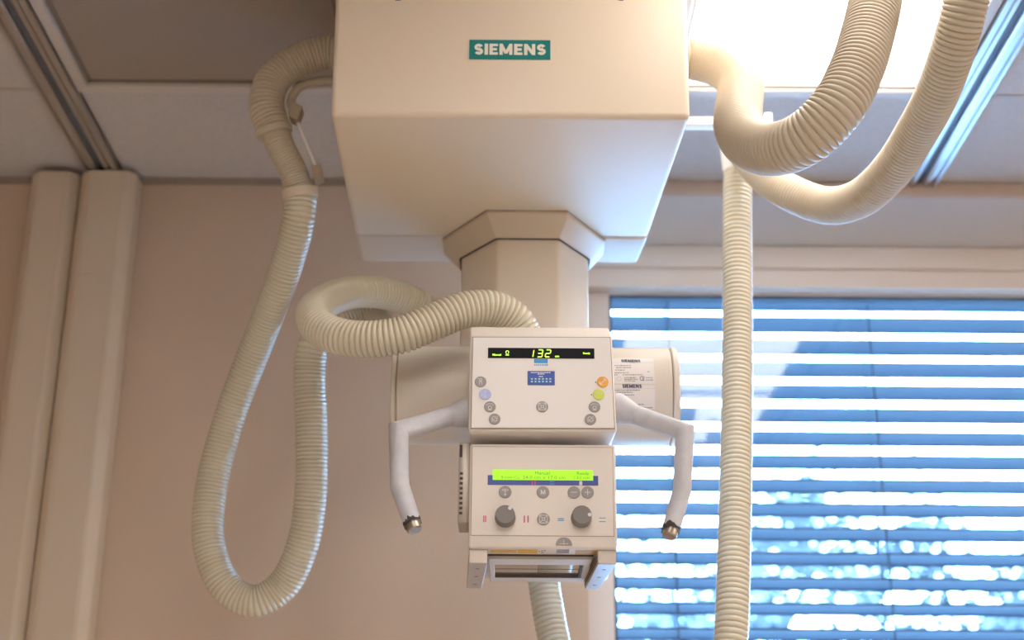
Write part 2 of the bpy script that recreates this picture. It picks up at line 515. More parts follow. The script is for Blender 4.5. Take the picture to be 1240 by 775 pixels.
# ------------------------------------------------------------------ window
fz1 = aty(1000, 357, YF).z
fx0 = aty(741, 560, YF).x
win = MB()
win.box(wx0 + .0005, fx0, YF, YF + .055, wz0, wz1 - .0005)
win.box(wx1 - .05, wx1 - .0005, YF, YF + .055, wz0, wz1 - .0005)
win.box(fx0, wx1 - .05, YF, YF + .055, fz1, wz1 - .0005)
win.box(fx0, wx1 - .05, YF, YF + .055, wz0 + .0005, wz0 + .06)
win = win.build('window_1', frame_m, kind=S, bevel=.004)
g = MB()
e = .006
g.box(fx0, fx0 + e, YF + .012, YF + .04, wz0 + .06, fz1); g.box(wx1 - .05 - e, wx1 - .05, YF + .012, YF + .04, wz0 + .06, fz1)
g.box(fx0 + e, wx1 - .05 - e, YF + .012, YF + .04, fz1 - e, fz1); g.box(fx0 + e, wx1 - .05 - e, YF + .012, YF + .04, wz0 + .06, wz0 + .06 + e)
g.build('gasket', gasket_m, win)
MB().box(fx0 + e, wx1 - .05 - e, YF + .022, YF + .028, wz0 + .06 + e, fz1 - e).build('pane', glass_m, win, smooth=0)

# exterior venetian blind
bt = thing('venetian_blind', 'blue-grey horizontal slat blind outside the window', 'blind', ((wx0 + wx1) / 2, YF + .11, wz0))
BY = YF + .115
SW, TILT, PITCHS = 0.069, math.radians(9.5), 0.0569
bx0, bx1 = wx0 + .01, wx1 - .012
def slat_mesh():
    prof = []
    n = 8
    for i in range(n + 1):
        d = -SW / 2 + SW * i / n
        prof.append((d, 0.0045 * (1 - (2 * i / n - 1) ** 2)))
    pr = [(-SW / 2 - .002, -.0035)] + prof + [(SW / 2 + .002, -.0035)]
    th = .0011
    loop = [(d, h + th) for d, h in pr] + [(d, h - th) for d, h in reversed(pr)]
    ct, st = math.cos(TILT), math.sin(TILT)
    yz = [(d * ct + h * st, -d * st + h * ct) for d, h in loop]
    m = MB().loft([[(x, BY + y, 2.0 + z) for y, z in yz] for x in (bx0, bx1)])
    return m
z = fz1 + .004
first = None
MB().box(bx0, bx1, BY - .03, BY + .03, aty(1000, 356, BY).z, aty(1000, 356, BY).z + .07).build('head_rail', slat_m, bt, bevel=.003)
k = 0
ztop = aty(1000, 393, BY).z
zs = [ztop + PITCHS - i * PITCHS for i in range(40)]
zs = [q for q in zs if q > wz0 + .03 and q < aty(1000, 360, BY).z]
for q in zs:
    if first is None:
        sm = slat_mesh()
        sm.v = [V((p.x, p.y, p.z - 2.0 + q)) for p in sm.v]
        first = sm.build('slat', slat_m, bt, smooth=35)
        off = WM[first.name].translation.z - q
        cx, cy = WM[first.name].translation.x, WM[first.name].translation.y
    else:
        inst('slat', first.data, (cx, cy, q + off), bt)
for xx in (aty(808, 420, BY).x, aty(1056, 500, BY).x):
    for dy in (-SW / 2 - .004, SW / 2 + .004):
        MB().tube([(xx, BY + dy, wz0 + .01), (xx, BY + dy, aty(1000, 356, BY).z)], .0022, 8).build('ladder_cord', cord_m, bt)

# ------------------------------------------------------------------ outside
MB().box(-12, 18, 3.6, 40, -.12, -.02).build('ground', ground_m, kind=S)
def tree(x, y, h, crown, label, seed, leaves):
    rnd = random.Random(seed)
    t = thing('tree', label, 'tree', (x, y, -.02), 'trees outside the window')
    tr = MB(); lf = MB()
    base = V((x, y, -.02))
    tips = []
    def limb(p, d, L, r, lev):
        pts = [p]; q = p.copy(); dd = d.copy()
        for i in range(4):
            dd = (dd + V((rnd.uniform(-.18, .18), rnd.uniform(-.18, .18), rnd.uniform(-.05, .12)))).normalized()
            q = q + dd * (L / 4); pts.append(q.copy())
        tr.tube(pts, [r * (1 - .14 * i) for i in range(5)], 7 if lev < 2 else 5)
        if lev >= 2: tips.extend(pts[1:])
        if lev < 3:
            for i in range(4 if lev else 6):
                s = pts[rnd.randint(2, 4)]
                nd = (dd * .5 + V((rnd.uniform(-1, 1), rnd.uniform(-1, 1), rnd.uniform(-.2, .8)))).normalized()
                limb(s, nd, L * rnd.uniform(.5, .7), r * .5, lev + 1)
    limb(base, V((0, 0, 1)), h * .52, .11, 0)
    for i in range(leaves):
        p = rnd.choice(tips) + V((rnd.gauss(0, .16), rnd.gauss(0, .16), rnd.gauss(0, .14)))
        a = V((rnd.uniform(-1, 1), rnd.uniform(-1, 1), rnd.uniform(-1, 1))).normalized()
        b = a.orthogonal().normalized(); c = a.cross(b)
        s = rnd.uniform(.045, .10)
        m = p + c * (s * .12)
        k = len(lf.v)
        lf.v += [p - b * s, m - a * 0 + c * s * .45, p + b * s, p - c * s * .45]
        lf.f += [(k, k + 1, k + 2, k + 3)]
    tr.build('trunk', bark_m, t)
    lf.build('foliage', leaf_m, t, kind='stuff', smooth=0, recalc=False)
tree(1.25, 9.3, 3.7, 1.2, 'sparse small tree seen through the left half of the blind', 3, 3200)
tree(4.1, 12.9, 5.5, 1.3, 'denser tree seen through the lower right of the blind', 5, 6500)
tree(3.3, 18.0, 6.0, 1.2, 'farther sparse tree between the two nearer trees', 11, 3600)

# ------------------------------------------------------------------ wall trunking
def trunk(x0, x1, y0, label, seamz=None):
    t = thing('cable_trunking', label, 'trunking', ((x0 + x1) / 2, YW - .03, 0), 'vertical cable trunkings on the wall')
    wd = x1 - x0
    ch = .018
    prof = [(x0, YW - .0005), (x0, y0 + ch), (x0 + ch, y0), (x1 - ch, y0), (x1, y0 + ch), (x1, YW - .0005)]
    zt_ = 2.9835
    MB().loft([[(a, b, z_) for a, b in prof] for z_ in (0.001, zt_)]).build('trunking_body', trunk_m, t, bevel=.003, smooth=35)
    pieces = [(0.002, seamz - .0008), (seamz + .0008, zt_ - .001)] if seamz else [(0.002, zt_ - .001)]
    for z0_, z1_ in pieces:
        MB().box(x0 + ch + .006, x1 - ch - .006, y0 - .0018, y0 + .001, z0_, z1_).build('cover_strip', mat('trunk_cover', (.68, .57, .45), .5), t, bevel=.0008, seg=1)
tl, tm, tr_ = atz(37, 206, 2.985), atz(97, 206, 2.985), atz(165, 207, 2.985)
trunk(tl.x, tm.x - .003, tl.y, 'left beige cable trunking running down the wall')
trunk(tm.x + .001, tr_.x, tm.y - .004, 'right grey-beige cable trunking with a joint line near the top', aty(120, 332, tm.y).z)

# ------------------------------------------------------------------ ceiling stand: housing, collar, column
ZH = 2.6
st = thing('ceiling_stand', 'cream ceiling-mounted machine housing with a teal sign and octagonal column', 'x-ray machine', (0.0, 2.25, 2.24))
fl, fr = atz(400, 139, ZH), atz(836, 144, ZH)
rl, rr = atz(437, 317, ZH), atz(771, 319, ZH)
HY0, HY1 = 1.972, 2.53
hx0, hx1 = fl.x, fr.x
sx0, sx1 = atz(430, 285, ZH).x, atz(784, 290, ZH).x
SY = 2.414
hb = MB().hexa([(hx0, HY0, ZH), (hx1, HY0, ZH), (sx1, SY - .0008, ZH), (sx0, SY - .0008, ZH),
                (hx0 - .004, HY0, 2.93), (hx1 + .004, HY0, 2.93), (sx1 + .006, SY - .0008, 2.93), (sx0 - .006, SY - .0008, 2.93)])
hb = hb.build('housing', house_m, st, bevel=.009, seg=4)
MB().hexa([(sx0, SY + .0008, ZH), (sx1, SY + .0008, ZH), (rr.x, HY1, ZH), (rl.x, HY1, ZH),
           (sx0, SY + .0008, 2.93), (sx1, SY + .0008, 2.93), (rr.x, HY1, 2.93), (rl.x, HY1, 2.93)]).build('rear_cover', house2_m, st, bevel=.006, seg=3)
MB().box(-.2, .2, 2.05, 2.45, 2.93, 3.0).build('carriage', alu_m, st, bevel=.004)
HF = Plane((0, HY0, ZH), (1, 0, 0), (0, 0, 1))
a0, b1 = HF.px(568.5, 48.5); a1, b0 = HF.px(666.5, 72.5)
sg = MB().prect(HF, a0, a1, b0, b1, -.0005, .0012).build('sign_plate', teal_m, st, label='teal sign plate with white lettering')
ta, tb1 = HF.px(574.5, 53.5); ta1, tb0 = HF.px(661, 67.5)
block_word(MB(), HF, 'SIEMENS', ta, ta1, tb0, tb1, .0013).build('lettering', signw_m, sg, smooth=0, recalc=False)
for x in (482, 752):                                 # dark cover clips near the upper edge
    a, b = HF.px(x, 0)
    MB().prect(HF, a - .004, a + .004, b - .001, b + .004, -.001, .001).build('clip', seam_m, st)

CX0, CX1 = -.090, .134
col_oct = [(-.027, 2.335), (.079, 2.335), (CX1, 2.42), (CX1, 2.47), (.09, 2.515), (-.045, 2.515), (CX0, 2.47), (CX0, 2.42)]
MB().loft([[(x, y, z_) for x, y in col_oct] for z_ in (2.24, 2.5995)]).build('column', col_m, st, bevel=.006, seg=3)
top_oct = [(-.044, 2.301), (.093, 2.301), (.165, 2.42), (.165, 2.48), (.10, 2.525), (-.055, 2.525), (-.124, 2.48), (-.124, 2.42)]
low_oct = [(-.029, 2.331), (.081, 2.331), (.138, 2.419), (.138, 2.474), (.093, 2.52), (-.048, 2.52), (-.094, 2.474), (-.094, 2.419)]
MB().loft([[(x, y, 2.5615) for x, y in low_oct], [(x, y, 2.594) for x, y in top_oct], [(x, y, 2.5995) for x, y in top_oct]]).build('collar', collar_m, st, bevel=.0025, seg=2, label='tan flared octagonal collar')
def octa_band(o, z0, z1, e):
    cx_, cy_o = sum(p[0] for p in o) / 8, sum(p[1] for p in o) / 8
    q = [(x + e * (1 if x > cx_ else -1), y + e * (1 if y > cy_o else -1)) for x, y in o]
    return MB().loft([[(x, y, z_) for x, y in q] for z_ in (z0, z1)])
octa_band(low_oct, 2.5600, 2.5612, -.0006).build('collar_gap', seam_m, st)
octa_band(top_oct, 2.5986, 2.5999, .0006).build('collar_gap', mat('groove_brown', (.36, .29, .25), .7), st)
MB().loft([[(-.015 + .07 * math.cos(q * .5236) * .5 + .04, 2.25, 2.27 + .035 * math.sin(q * .5236)) for q in range(12)],
           [(-.015 + .07 * math.cos(q * .5236) * .5 + .04, 2.345, 2.27 + .035 * math.sin(q * .5236)) for q in range(12)]]).build('support_arm', tube_m, st)

# ------------------------------------------------------------------ tube head
hd = thing('x_ray_tube_head', 'white tube head with control panels and two handles below the column', 'x-ray machine', (.04, 2.1, 1.93))
TY, TZ, TR = 2.205, 2.236, .0765
tx0, tx1 = aty(479, 480, TY - TR).x, aty(816, 480, TY - TR).x
def drum(x0, x1, r, n=48):
    return MB().loft([[(x, TY + rr * math.cos(2 * math.pi * i / n), TZ + rr * math.sin(2 * math.pi * i / n)) for i in range(n)]
                      for x, rr in ((x0, r - .002), (x0 + .002, r), (x1 - .002, r), (x1, r - .002))])
tube = drum(tx0, tx1, TR).build('tube_housing', tube_m, hd)
xe0, xe1 = aty(471.5, 490, TY - TR).x, aty(825, 480, TY - TR).x
drum(tx1 + .0008, xe1, TR + .001).build('end_cap', panel_m, hd)
drum(xe0, tx0 - .0008, TR + .001).build('end_cap', tube_m, hd)

# rating labels wrapped on the drum
class Wrap:
    """label coordinates: a = along the drum, b = height measured around the drum"""
    def p(s, a, b, c=0.0):
        th = b / TR
        return V((a, TY - (TR + c) * math.cos(th), TZ + (TR + c) * math.sin(th)))
    def px(s, x, y):
        d = ray(x, y)
        # nearest hit with the cylinder
        ox, oy = CP.y - TY, CP.z - TZ
        A = d.y ** 2 + d.z ** 2; B = 2 * (ox * d.y + oy * d.z); C = ox * ox + oy * oy - TR * TR
        t = (-B - math.sqrt(max(0, B * B - 4 * A * C))) / (2 * A)
        q = CP + d * t
        return q.x, TR * math.atan2(q.z - TZ, TY - q.y)
WR = Wrap()
def wrap_patch(x0, y0, x1, y1, c, n=14):
    la, lb1 = WR.px(x0, y0); ra, lb0 = WR.px(x1, y1)
    m = MB()
    for cc in (c,):
        rings = []
        for i in range(n + 1):
            b = lb0 + (lb1 - lb0) * i / n
            rings.append([WR.p(la, b, 0), WR.p(ra, b, 0), WR.p(ra, b, c), WR.p(la, b, c)])
        m.loft(rings)
    return m
lab1 = wrap_patch(737, 434, 793, 465, .0006).build('rating_label', stick_m, tube, label='white rating label, upper of the two')
lab2 = wrap_patch(737, 466, 793, 496, .0006).build('rating_label', stick_m, tube, label='white rating label, lower of the two')
def wrap_text(m, body, x0, y0, x1, y1, bold=0.0):
    la, lb1 = WR.px(x0, y0); ra, lb0 = WR.px(x1, y1)
    vv, ff = text_outline(body, bold); k = len(m.v)
    m.v += [WR.p(la + (ra - la) * x, lb0 + (lb1 - lb0) * y, .0010) for x, y in vv]
    m.f += [tuple(i + k for i in f) for f in ff]
def wrap_bar(m, x0, y0, x1, y1):
    la, lb1 = WR.px(x0, y0); ra, lb0 = WR.px(x1, y1)
    m.poly([WR.p(la, lb0, .0009), WR.p(ra, lb0, .0009), WR.p(ra, lb1, .0009), WR.p(la, lb1, .0009)], [(0, 1, 2, 3)])
grey = MB()
for x0, y0, x1, y1 in ((752, 436, 775.5, 439.2), (753.5, 465.5, 777, 470.0)):
    la, lb1 = WR.px(x0, y0); ra, lb0 = WR.px(x1, y1)
    block_word(MB(), WR, 'SIEMENS', la, ra, lb0, lb1, .0008).build('lettering', ink_m, tube, smooth=0, recalc=False)
ink = MB()
wrap_text(ink, 'CE', 774.5, 456.0, 780.5, 461.2, .01)
wrap_bar(grey, 744, 439.3, 791, 439.8); wrap_bar(grey, 744, 470.3, 793, 470.8)
rnd = random.Random(4)
for y, x0, x1 in ((442.5, 744, 764), (445, 746, 764), (448, 745, 757), (451.2, 744, 761), (453.6, 744, 748), (453.6, 754, 778), (457, 756, 770), (459, 756, 772), (461, 756, 770),
                  (457.2, 782, 790), (459.9, 782, 791), (450, 784, 787), (472, 744, 775), (474.5, 747, 766), (477.8, 753, 768), (482, 755, 761), (485, 759, 767), (489, 773, 780), (493, 773, 790)):
    x = x0
    while x < x1:
        l = rnd.uniform(1.2, 3.0)
        wrap_bar(grey, x, y, min(x1, x + l), y + rnd.uniform(.9, 1.3)); x += l + .7
o = ink.build('lettering', ink_m, tube, smooth=0, recalc=False)
grey.build('small_print', inkg_m, tube, smooth=0, recalc=False, kind='stuff')
hb_ = MB()                                           # round mark left of CE
for i in range(16):
    w0, w1 = 2 * math.pi * i / 16, 2 * math.pi * (i + 1) / 16
    ca, cb = WR.px(749.5, 459)
    hb_.poly([WR.p(ca + r * math.cos(w_), cb + r * math.sin(w_), .0009) for r, w_ in ((.0030, w0), (.0034, w0), (.0034, w1), (.0030, w1))], [(0, 1, 2, 3)])
hb_.build('round_mark', inkg_m, tube, smooth=0, recalc=False)

# upper control panel
PY0, PY1 = 1.985, 1.993
PZ0, PZ1 = aty(650, 519.5, PY0).z, aty(650, 407.5, PY1).z
PFc = Plane((0, PY0, PZ0), (1, 0, 0), (0, PY1 - PY0, PZ1 - PZ0))
zt_ = aty(650, 397.5, 2.02).z
def xa(x, y, Y): return aty(x, y, Y).x
body = [(PY0 + .001, PZ0 - .003, 567, 747), (PY1 + .001, PZ1 + .001, 569, 741.5), (2.015, zt_, 568.5, 737.5), (2.145, zt_ + .004, 572, 734), (2.15, PZ0, 573, 736), (2.10, PZ0 - .008, 571, 738)]
def ring(k):
    out = []
    for y, z_, l, r_ in body:
        ref = (l, r_)[k]
        out.append((xa(ref, 407 if z_ > PZ0 + .05 else 519, min(y, 2.02)), y, z_))
    return out
pnl = MB().loft([ring(0), ring(1)]).build('control_panel', panel_m, hd, bevel=.0035, seg=3)
def ptrap(P, pts, c0, c1):
    q = [P.px(*p) for p in pts]
    return MB().loft([[P.p(a, b, c0) for a, b in q], [P.p(a, b, c1) for a, b in q]])
ptrap(PFc, [(571.9, 407.8), (739.2, 408.2), (744.8, 519.4), (569.6, 519)], -.002, .0003).build('face_groove', mat('groove_brown', (.36, .29, .25), .7), pnl)
ptrap(PFc, [(572.8, 408.7), (738.4, 409), (743.9, 518.5), (570.6, 518.2)], -.002, .0010).build('face_plate', face_m, pnl, bevel=.0005, seg=1)
C0 = .0010
a0, b1 = PFc.px(591, 421.6); a1, b0 = PFc.px(719.8, 434.8)
MB().prect(PFc, a0, a1, b0, b1, C0 - .0005, C0 + .0008).build('display', black_m, pnl, label='black display strip with green digits')
D0 = C0 + .0008
def seg_digit(m, P, d, a, b, w, h, c, sl=.16, t=.0013):
    S_ = {'1': 'bc', '2': 'abged', '3': 'abgcd'}[d]
    hh = h / 2; g_ = t * .35
    L = {'a': (0, h, w, h), 'g': (0, hh, w, hh), 'd': (0, 0, w, 0), 'b': (w, h, w, hh), 'c': (w, hh, w, 0), 'f': (0, h, 0, hh), 'e': (0, hh, 0, 0)}
    for s in S_:
        x0, y0, x1, y1 = L[s]
        if x0 != x1: x0 += g_; x1 -= g_
        else: y0 -= g_; y1 += g_
        m.bar(P, a + x0 + y0 * sl, b + y0, a + x1 + y1 * sl, b + y1, t, c, c + .0004)
dg = MB()
for d, x in (('1', 639.5), ('3', 650.5), ('2', 660)):
    a, b = PFc.px(x, 432.9)
    seg_digit(dg, PFc, d, a, b, .0066, .0110, D0)
dg.build('digits', led_m, pnl, label='green glowing digits 132', smooth=0)
for s, x0, y0, x1, y1 in (('Manual', 596.5, 429.0, 606.8, 431.4), ('cm', 672, 431.4, 677, 433.4), ('Ready', 706, 427.3, 714.6, 430.2)):
    a0, b1 = PFc.px(x0, y0); a1, b0 = PFc.px(x1, y1)
    ptext(MB(), PFc, s, a0, a1, b0, b1, D0, bold=.02).build('display_text', led_m, pnl, smooth=0, recalc=False)
ic = MB()                                            # small lamp symbol on the display
a, b = PFc.px(614.3, 427)
for i in range(11):
    w0 = -.9 + i * .45
    if True:
        ic.bar(PFc, a + .0021 * math.cos(w0), b + .0021 * math.sin(w0), a + .0021 * math.cos(w0 + .45), b + .0021 * math.sin(w0 + .45), .0007, D0, D0 + .0003)
ic.bar(PFc, a - .0026, b - .0046, a + .0026, b - .0046, .0008, D0, D0 + .0003); ic.bar(PFc, a - .0016, b - .0032, a + .0016, b - .0032, .0006, D0, D0 + .0003)
ic.build('display_symbol', led_m, pnl, smooth=0)
def prect_px(P, x0, y0, x1, y1, c0, c1):
    a0, b1 = P.px(x0, y0); a1, b0 = P.px(x1, y1)
    return MB().prect(P, a0, a1, b0, b1, c0, c1)
prect_px(PFc, 638.7, 435, 672, 449.4, C0 - .0004, C0 + .0002).build('white_sticker', stick_m, pnl)
prect_px(PFc, 646.7, 435, 663.3, 440.2, C0 - .0004, C0 + .0004).build('azure_sticker', stickl_m, pnl)
tx = MB()
for i, x in enumerate((647.2, 649.4, 651.6, 653.8, 656.0, 658.2, 660.4, 662.2)):
    a0, b1 = PFc.px(x, 441.4); a1, b0 = PFc.px(x + 1.2, 443.2)
    tx.prect(PFc, a0, a1, b0, b1, C0, C0 + .0004)
tx.build('sticker_print', stickl_m, pnl, smooth=0, kind='stuff')
prect_px(PFc, 638.8, 449.7, 671.8, 467, C0 - .0004, C0 + .0004).build('blue_sticker', stickb_m, pnl, label='dark blue sticker with a grid of cyan cells')
cells = MB(); pr = MB()
for j, y in enumerate((458.2, 461.4)):
    for i in range(6):
        x = 642.4 + i * 4.46
        a0, b1 = PFc.px(x, y); a1, b0 = PFc.px(x + 3.3, y + 2.4)
        cells.prect(PFc, a0, a1, b0, b1, C0, C0 + .0006)
        a0, b1 = PFc.px(x + .9, y + .6); a1, b0 = PFc.px(x + 2.4, y + 1.8)
        pr.prect(PFc, a0, a1, b0, b1, C0, C0 + .0008)
for x0, y0, x1, y1 in ((642.8, 451.2, 667, 452.2), (651, 453, 659.4, 454), (652.6, 455.9, 658, 456.8)):
    x = x0
    while x < x1:
        a0, b1 = PFc.px(x, y0); a1, b0 = PFc.px(min(x1, x + 2.2), y1)
        pr.prect(PFc, a0, a1, b0, b1, C0, C0 + .0006); x += 2.7
cells.build('sticker_cells', cell_m, pnl, smooth=0, kind='stuff')
pr.build('sticker_text', signw_m, pnl, smooth=0, kind='stuff')

def icon(P, kind, a, b, s, c):
    m = MB(); t = .0008; e_ = c + .0003
    B = lambda x0, y0, x1, y1, w=t: m.bar(P, a + x0 * s, b + y0 * s, a + x1 * s, b + y1 * s, w, c, e_)
    def ringc(cx, cy, r, n=14):
        for i in range(n):
            B(cx + r * math.cos(6.283 * i / n), cy + r * math.sin(6.283 * i / n), cx + r * math.cos(6.283 * (i + 1) / n), cy + r * math.sin(6.283 * (i + 1) / n))
    if kind == 'frame':                              # square with crossed corners
        for q in ((-1, -1, 1, -1), (1, -1, 1, 1), (1, 1, -1, 1), (-1, 1, -1, -1), (-.9, -.9, -.3, -.3), (.9, .9, .3, .3), (-.9, .9, -.3, .3), (.9, -.9, .3, -.3)): B(*[v_ * .62 for v_ in q])
        ringc(0, 0, .22)
    elif kind == 'arrow':
        B(-.5, -.5, .5, .5, t * 1.5); B(.5, .5, .05, .5, t * 1.4); B(.5, .5, .5, .05, t * 1.4); B(-.5, -.5, -.5, -.05, t * 1.4); B(-.5, -.5, -.05, -.5, t * 1.4)
    elif kind == 'updown':
        B(0, -.65, 0, .65); B(0, .65, -.25, .35); B(0, .65, .25, .35); B(0, -.65, -.25, -.35); B(0, -.65, .25, -.35)
    elif kind == 'dashes':
        B(-.6, .05, -.25, .05); B(-.1, .05, .1, .05); B(.25, .05, .6, .05); B(-.6, .05, -.45, .25); B(.6, .05, .45, .25)
    elif kind == 'lampring':
        B(-.6, .2, -.3, .5); B(-.3, .5, .3, .5); B(.3, .5, .6, .2); ringc(0, -.2, .3); B(-.3, -.6, .3, -.6)
    elif kind == 'person':
        ringc(0, .35, .22); B(-.25, 0, .25, 0); B(-.2, 0, -.2, -.55); B(.2, 0, .2, -.55); B(-.5, .5, -.35, .6)
    elif kind == 'rotate':
        for q in ((-.55, -.1, -.1, -.1), (-.1, -.1, -.1, -.5), (.1, .5, .1, .1), (.1, .1, .55, .1), (-.5, -.5, -.3, -.3), (.5, .5, .3, .3), (-.5, .1, -.3, .3), (-.3, .3, -.1, .5), (.1, -.5, .5, -.1)): B(*q)
    elif kind == 'minus': B(-.5, 0, .5, 0, t * 1.2)
    elif kind == 'plus': B(-.5, 0, .5, 0, t * 1.2); B(0, -.5, 0, .5, t * 1.2)
    elif kind == 'M': block_word(m, P, 'M', a - .36 * s, a + .36 * s, b - .38 * s, b + .38 * s, c, .2)
    elif kind == 'lamp':
        B(-.45, .45, .45, .45); B(-.45, .2, .45, .2); B(-.45, .45, -.45, .2); B(.45, .45, .45, .2); B(0, .45, 0, -.6, t * 1.4); B(0, -.6, -.2, -.3); B(0, -.6, .2, -.3)
    return m
def button(P, x, y, rpx, m, kind, parent, C):
    a, b = P.px(x, y)
    r = rpx * 2.06 / FPX
    bt_ = MB().pdisc(P, a, b, r, C - .0006, C + .0014, 32, edge=.0007).build('button', m, parent)
    if WM.get(bt_.name): pass
    icon(P, kind, a, b, r, C + .0014).build('button_icon', icon_m, parent, smooth=0, recalc=False)
U2 = lambda x, y: (560 + x / 5.165, 390 + y / 5.165)
for (x, y), m_, kd in (((114, 376), btn_m, 'person'), ((143, 454), lilac_m, 'updown'), ((172, 532), btn_m, 'lampring'), ((201, 609), btn_m, 'rotate'), ((499, 532), btn_m, 'frame'),
                       ((877, 377), orange_m, 'arrow'), ((852, 456), lime_m, 'dashes'), ((826, 533), btn_m, 'lampring'), ((800, 611), btn_m, 'rotate')):
    button(PFc, *U2(x, y), 7.2, m_, kd, pnl, C0)
for x, y in ((833, 378), (807, 456)):
    a, b = PFc.px(*U2(x, y)); MB().pdisc(PFc, a, b, .0009, C0, C0 + .0004, 10).build('marker_dot', ink_m, pnl)

# collimator with the lower control panel
LY = 2.0
LF = Plane((0, LY, 1.952), (1, 0, 0), (0, 0, 1))
cx0, cx1 = aty(568, 600, LY).x, aty(746.5, 600, LY).x
cz0, cz1 = aty(650, 664, LY).z, aty(650, 537.5, LY).z
cl = MB().box(cx0, cx1, LY, 2.225, cz0, cz1).build('collimator', panel_m, hd, bevel=.004, seg=3)
a0, b1 = LF.px(571.5, 540.5); a1, b0 = LF.px(744, 650)
MB().prect(LF, a0, a1, b0, b1, -.002, .0003).build('face_groove', mat('groove_brown', (.3, .25, .2)), cl)
MB().prect(LF, a0 + .0007, a1 - .0007, b0 + .0007, b1 - .0007, -.002, .0010).build('face_plate', mat('lower_face', (.80, .73, .66), .45), cl, bevel=.0005, seg=1)
prect_px(LF, 590.6, 575.6, 724.4, 588.4, C0 - .0004, C0 + .0003).build('blue_strip', bluestrip_m, cl)
prect_px(LF, 596.7, 569, 718.2, 582.3, C0 - .0004, C0 + .0010).build('lcd_display', lcd_m, cl, label='lime green backlit text display')
for s, x0, y0, x1, y1 in (('Manual', 648, 571.3, 665.5, 575.5), ('Ready', 698.5, 571.8, 713.5, 576.8), ('0 mm Cu', 606.5, 576.8, 629, 580.3), ('24.0 cm x 17.0 cm', 633, 576.6, 684.5, 580.6), ('132 cm', 695.5, 577, 713.5, 580.8)):
    a0, b1 = LF.px(x0, y0); a1, b0 = LF.px(x1, y1)
    ptext(MB(), LF, s, a0, a1, b0, b1, C0 + .0010).build('lcd_text', lcdtxt_m, cl, smooth=0, recalc=False)
pk, cy_, wh = ('pink_mark', pink_m), ('blue_mark', cyan_m), ('white_mark', icon_m)
def pxbar(m, x0, y0, x1, y1, C=C0 + .0003):
    a0, b1 = LF.px(x0, y0); a1, b0 = LF.px(x1, y1); MB().prect(LF, a0, a1, b0, b1, C - .0004, C + .0003).build(m[0], m[1], cl, smooth=0)
for x in (644.2, 647.3): pxbar(pk, x, 582.8, x + 1.2, 587.6)
for y in (582.9, 585.8): pxbar(cy_, 665.8, y, 671.4, y + 1.1)
pxbar(wh, 701.4, 583, 705, 588); 
L2 = lambda x, y: (550 + x / 4.081, 530 + y / 4.081)
for x in (144, 153): pxbar(pk, *L2(x, 386), *L2(x + 5, 418), C=C0)
for x in (344, 362): pxbar(pk, *L2(x, 386), *L2(x + 6, 420), C=C0)
for y in (399, 408): pxbar(cy_, *L2(512, y), *L2(542, y + 4), C=C0)
for y in (396, 414): pxbar(cy_, *L2(716, y), *L2(748, y + 4), C=C0)
for (x, y), kd in (((252, 270), 'lamp'), ((439, 271), 'M'), ((592, 272), 'minus'), ((659, 272), 'plus'), ((441, 404), 'frame')):
    button(LF, *L2(x, y), 7.6, mat('button_lower', (.33, .31, .30), .5), kd, cl, C0)
for (x, y), (dx, dy) in (((252, 398), (281, 361)), ((628, 400), (673, 401))):
    a, b = LF.px(*L2(x, y)); r = 12.2 * 2.06 / FPX
    b += .0008
    kn = MB()
    n = 40
    rings = []
    for rr, c in ((r * 1.02, 0), (r, .003), (r * .96, .017), (r * .90, .0195)):
        rings.append([LF.p(a + rr * math.cos(6.2832 * i / n), b + rr * math.sin(6.2832 * i / n), C0 + c) for i in range(n)])
    kn = kn.loft(rings).build('knob', knob_m, cl, smooth=35)
    da, db = LF.px(*L2(dx, dy)); oa, ob_ = LF.px(*L2(x, y))
    v_ = V((da - oa, db - ob_)).normalized() * (r * .74)
    MB().pdisc(LF, a + v_.x, b + v_.y, .0026, C0 + .018, C0 + .0205, 14, edge=.0005).build('knob_dot', knobdot_m, cl)
a, b = LF.px(*L2(542, 533))
MB().pdisc(LF, a, b, .0112, -.0005, .0012, 20, edge=.0006, t0=0, t1=math.pi).build('half_round_mark', btn_m, cl)
m_ = MB(); m_.bar(LF, a, b + .001, a, b + .0075, .0008, .0012, .0016); m_.bar(LF, a - .006, b + .002, a + .006, b + .002, .0008, .0012, .0016); m_.build('mark_icon', icon_m, cl, smooth=0)

# collimator underside (faces down)
ZU = cz0
def UX(x, y): q = atz(x, y, ZU); return q.x, q.y
def ubox(x0, x1, y0, y1, z0, z1): return MB().box(x0, x1, y0, y1, z0, z1)
K = lambda x, y: (550 + x / 5.743, 640 + y / 5.743)
def under(c0, c1, dz=.0006):
    (x0, y0), (x1, y1) = UX(*K(*c0)), UX(*K(*c1)); return ubox(x0, x1, min(y0, y1), max(y0, y1), ZU - dz, ZU + .001)
yu0 = LY + .010
ubox(UX(*K(255, 165))[0], UX(*K(435, 165))[0], yu0, yu0 + .018, ZU - .0006, ZU + .001).build('warning_strip', yellow_m, cl)
ubox(UX(*K(440, 165))[0], UX(*K(578, 165))[0], yu0 - .002, yu0 + .021, ZU - .0007, ZU + .001).build('warning_strip', mat('warning_amber', (.78, .46, .06), .5), cl)
ubox(UX(*K(840, 170))[0], UX(*K(1000, 170))[0], yu0, yu0 + .026, ZU - .0007, ZU + .001).build('warning_strip', mat('warning_tan', (.62, .42, .17), .5), cl)
ubox(UX(*K(712, 150))[0], UX(*K(800, 150))[0], yu0 - .004, yu0 + .018, ZU - .0006, ZU + .001).build('grey_patch', btn_m, cl)
pm = MB()
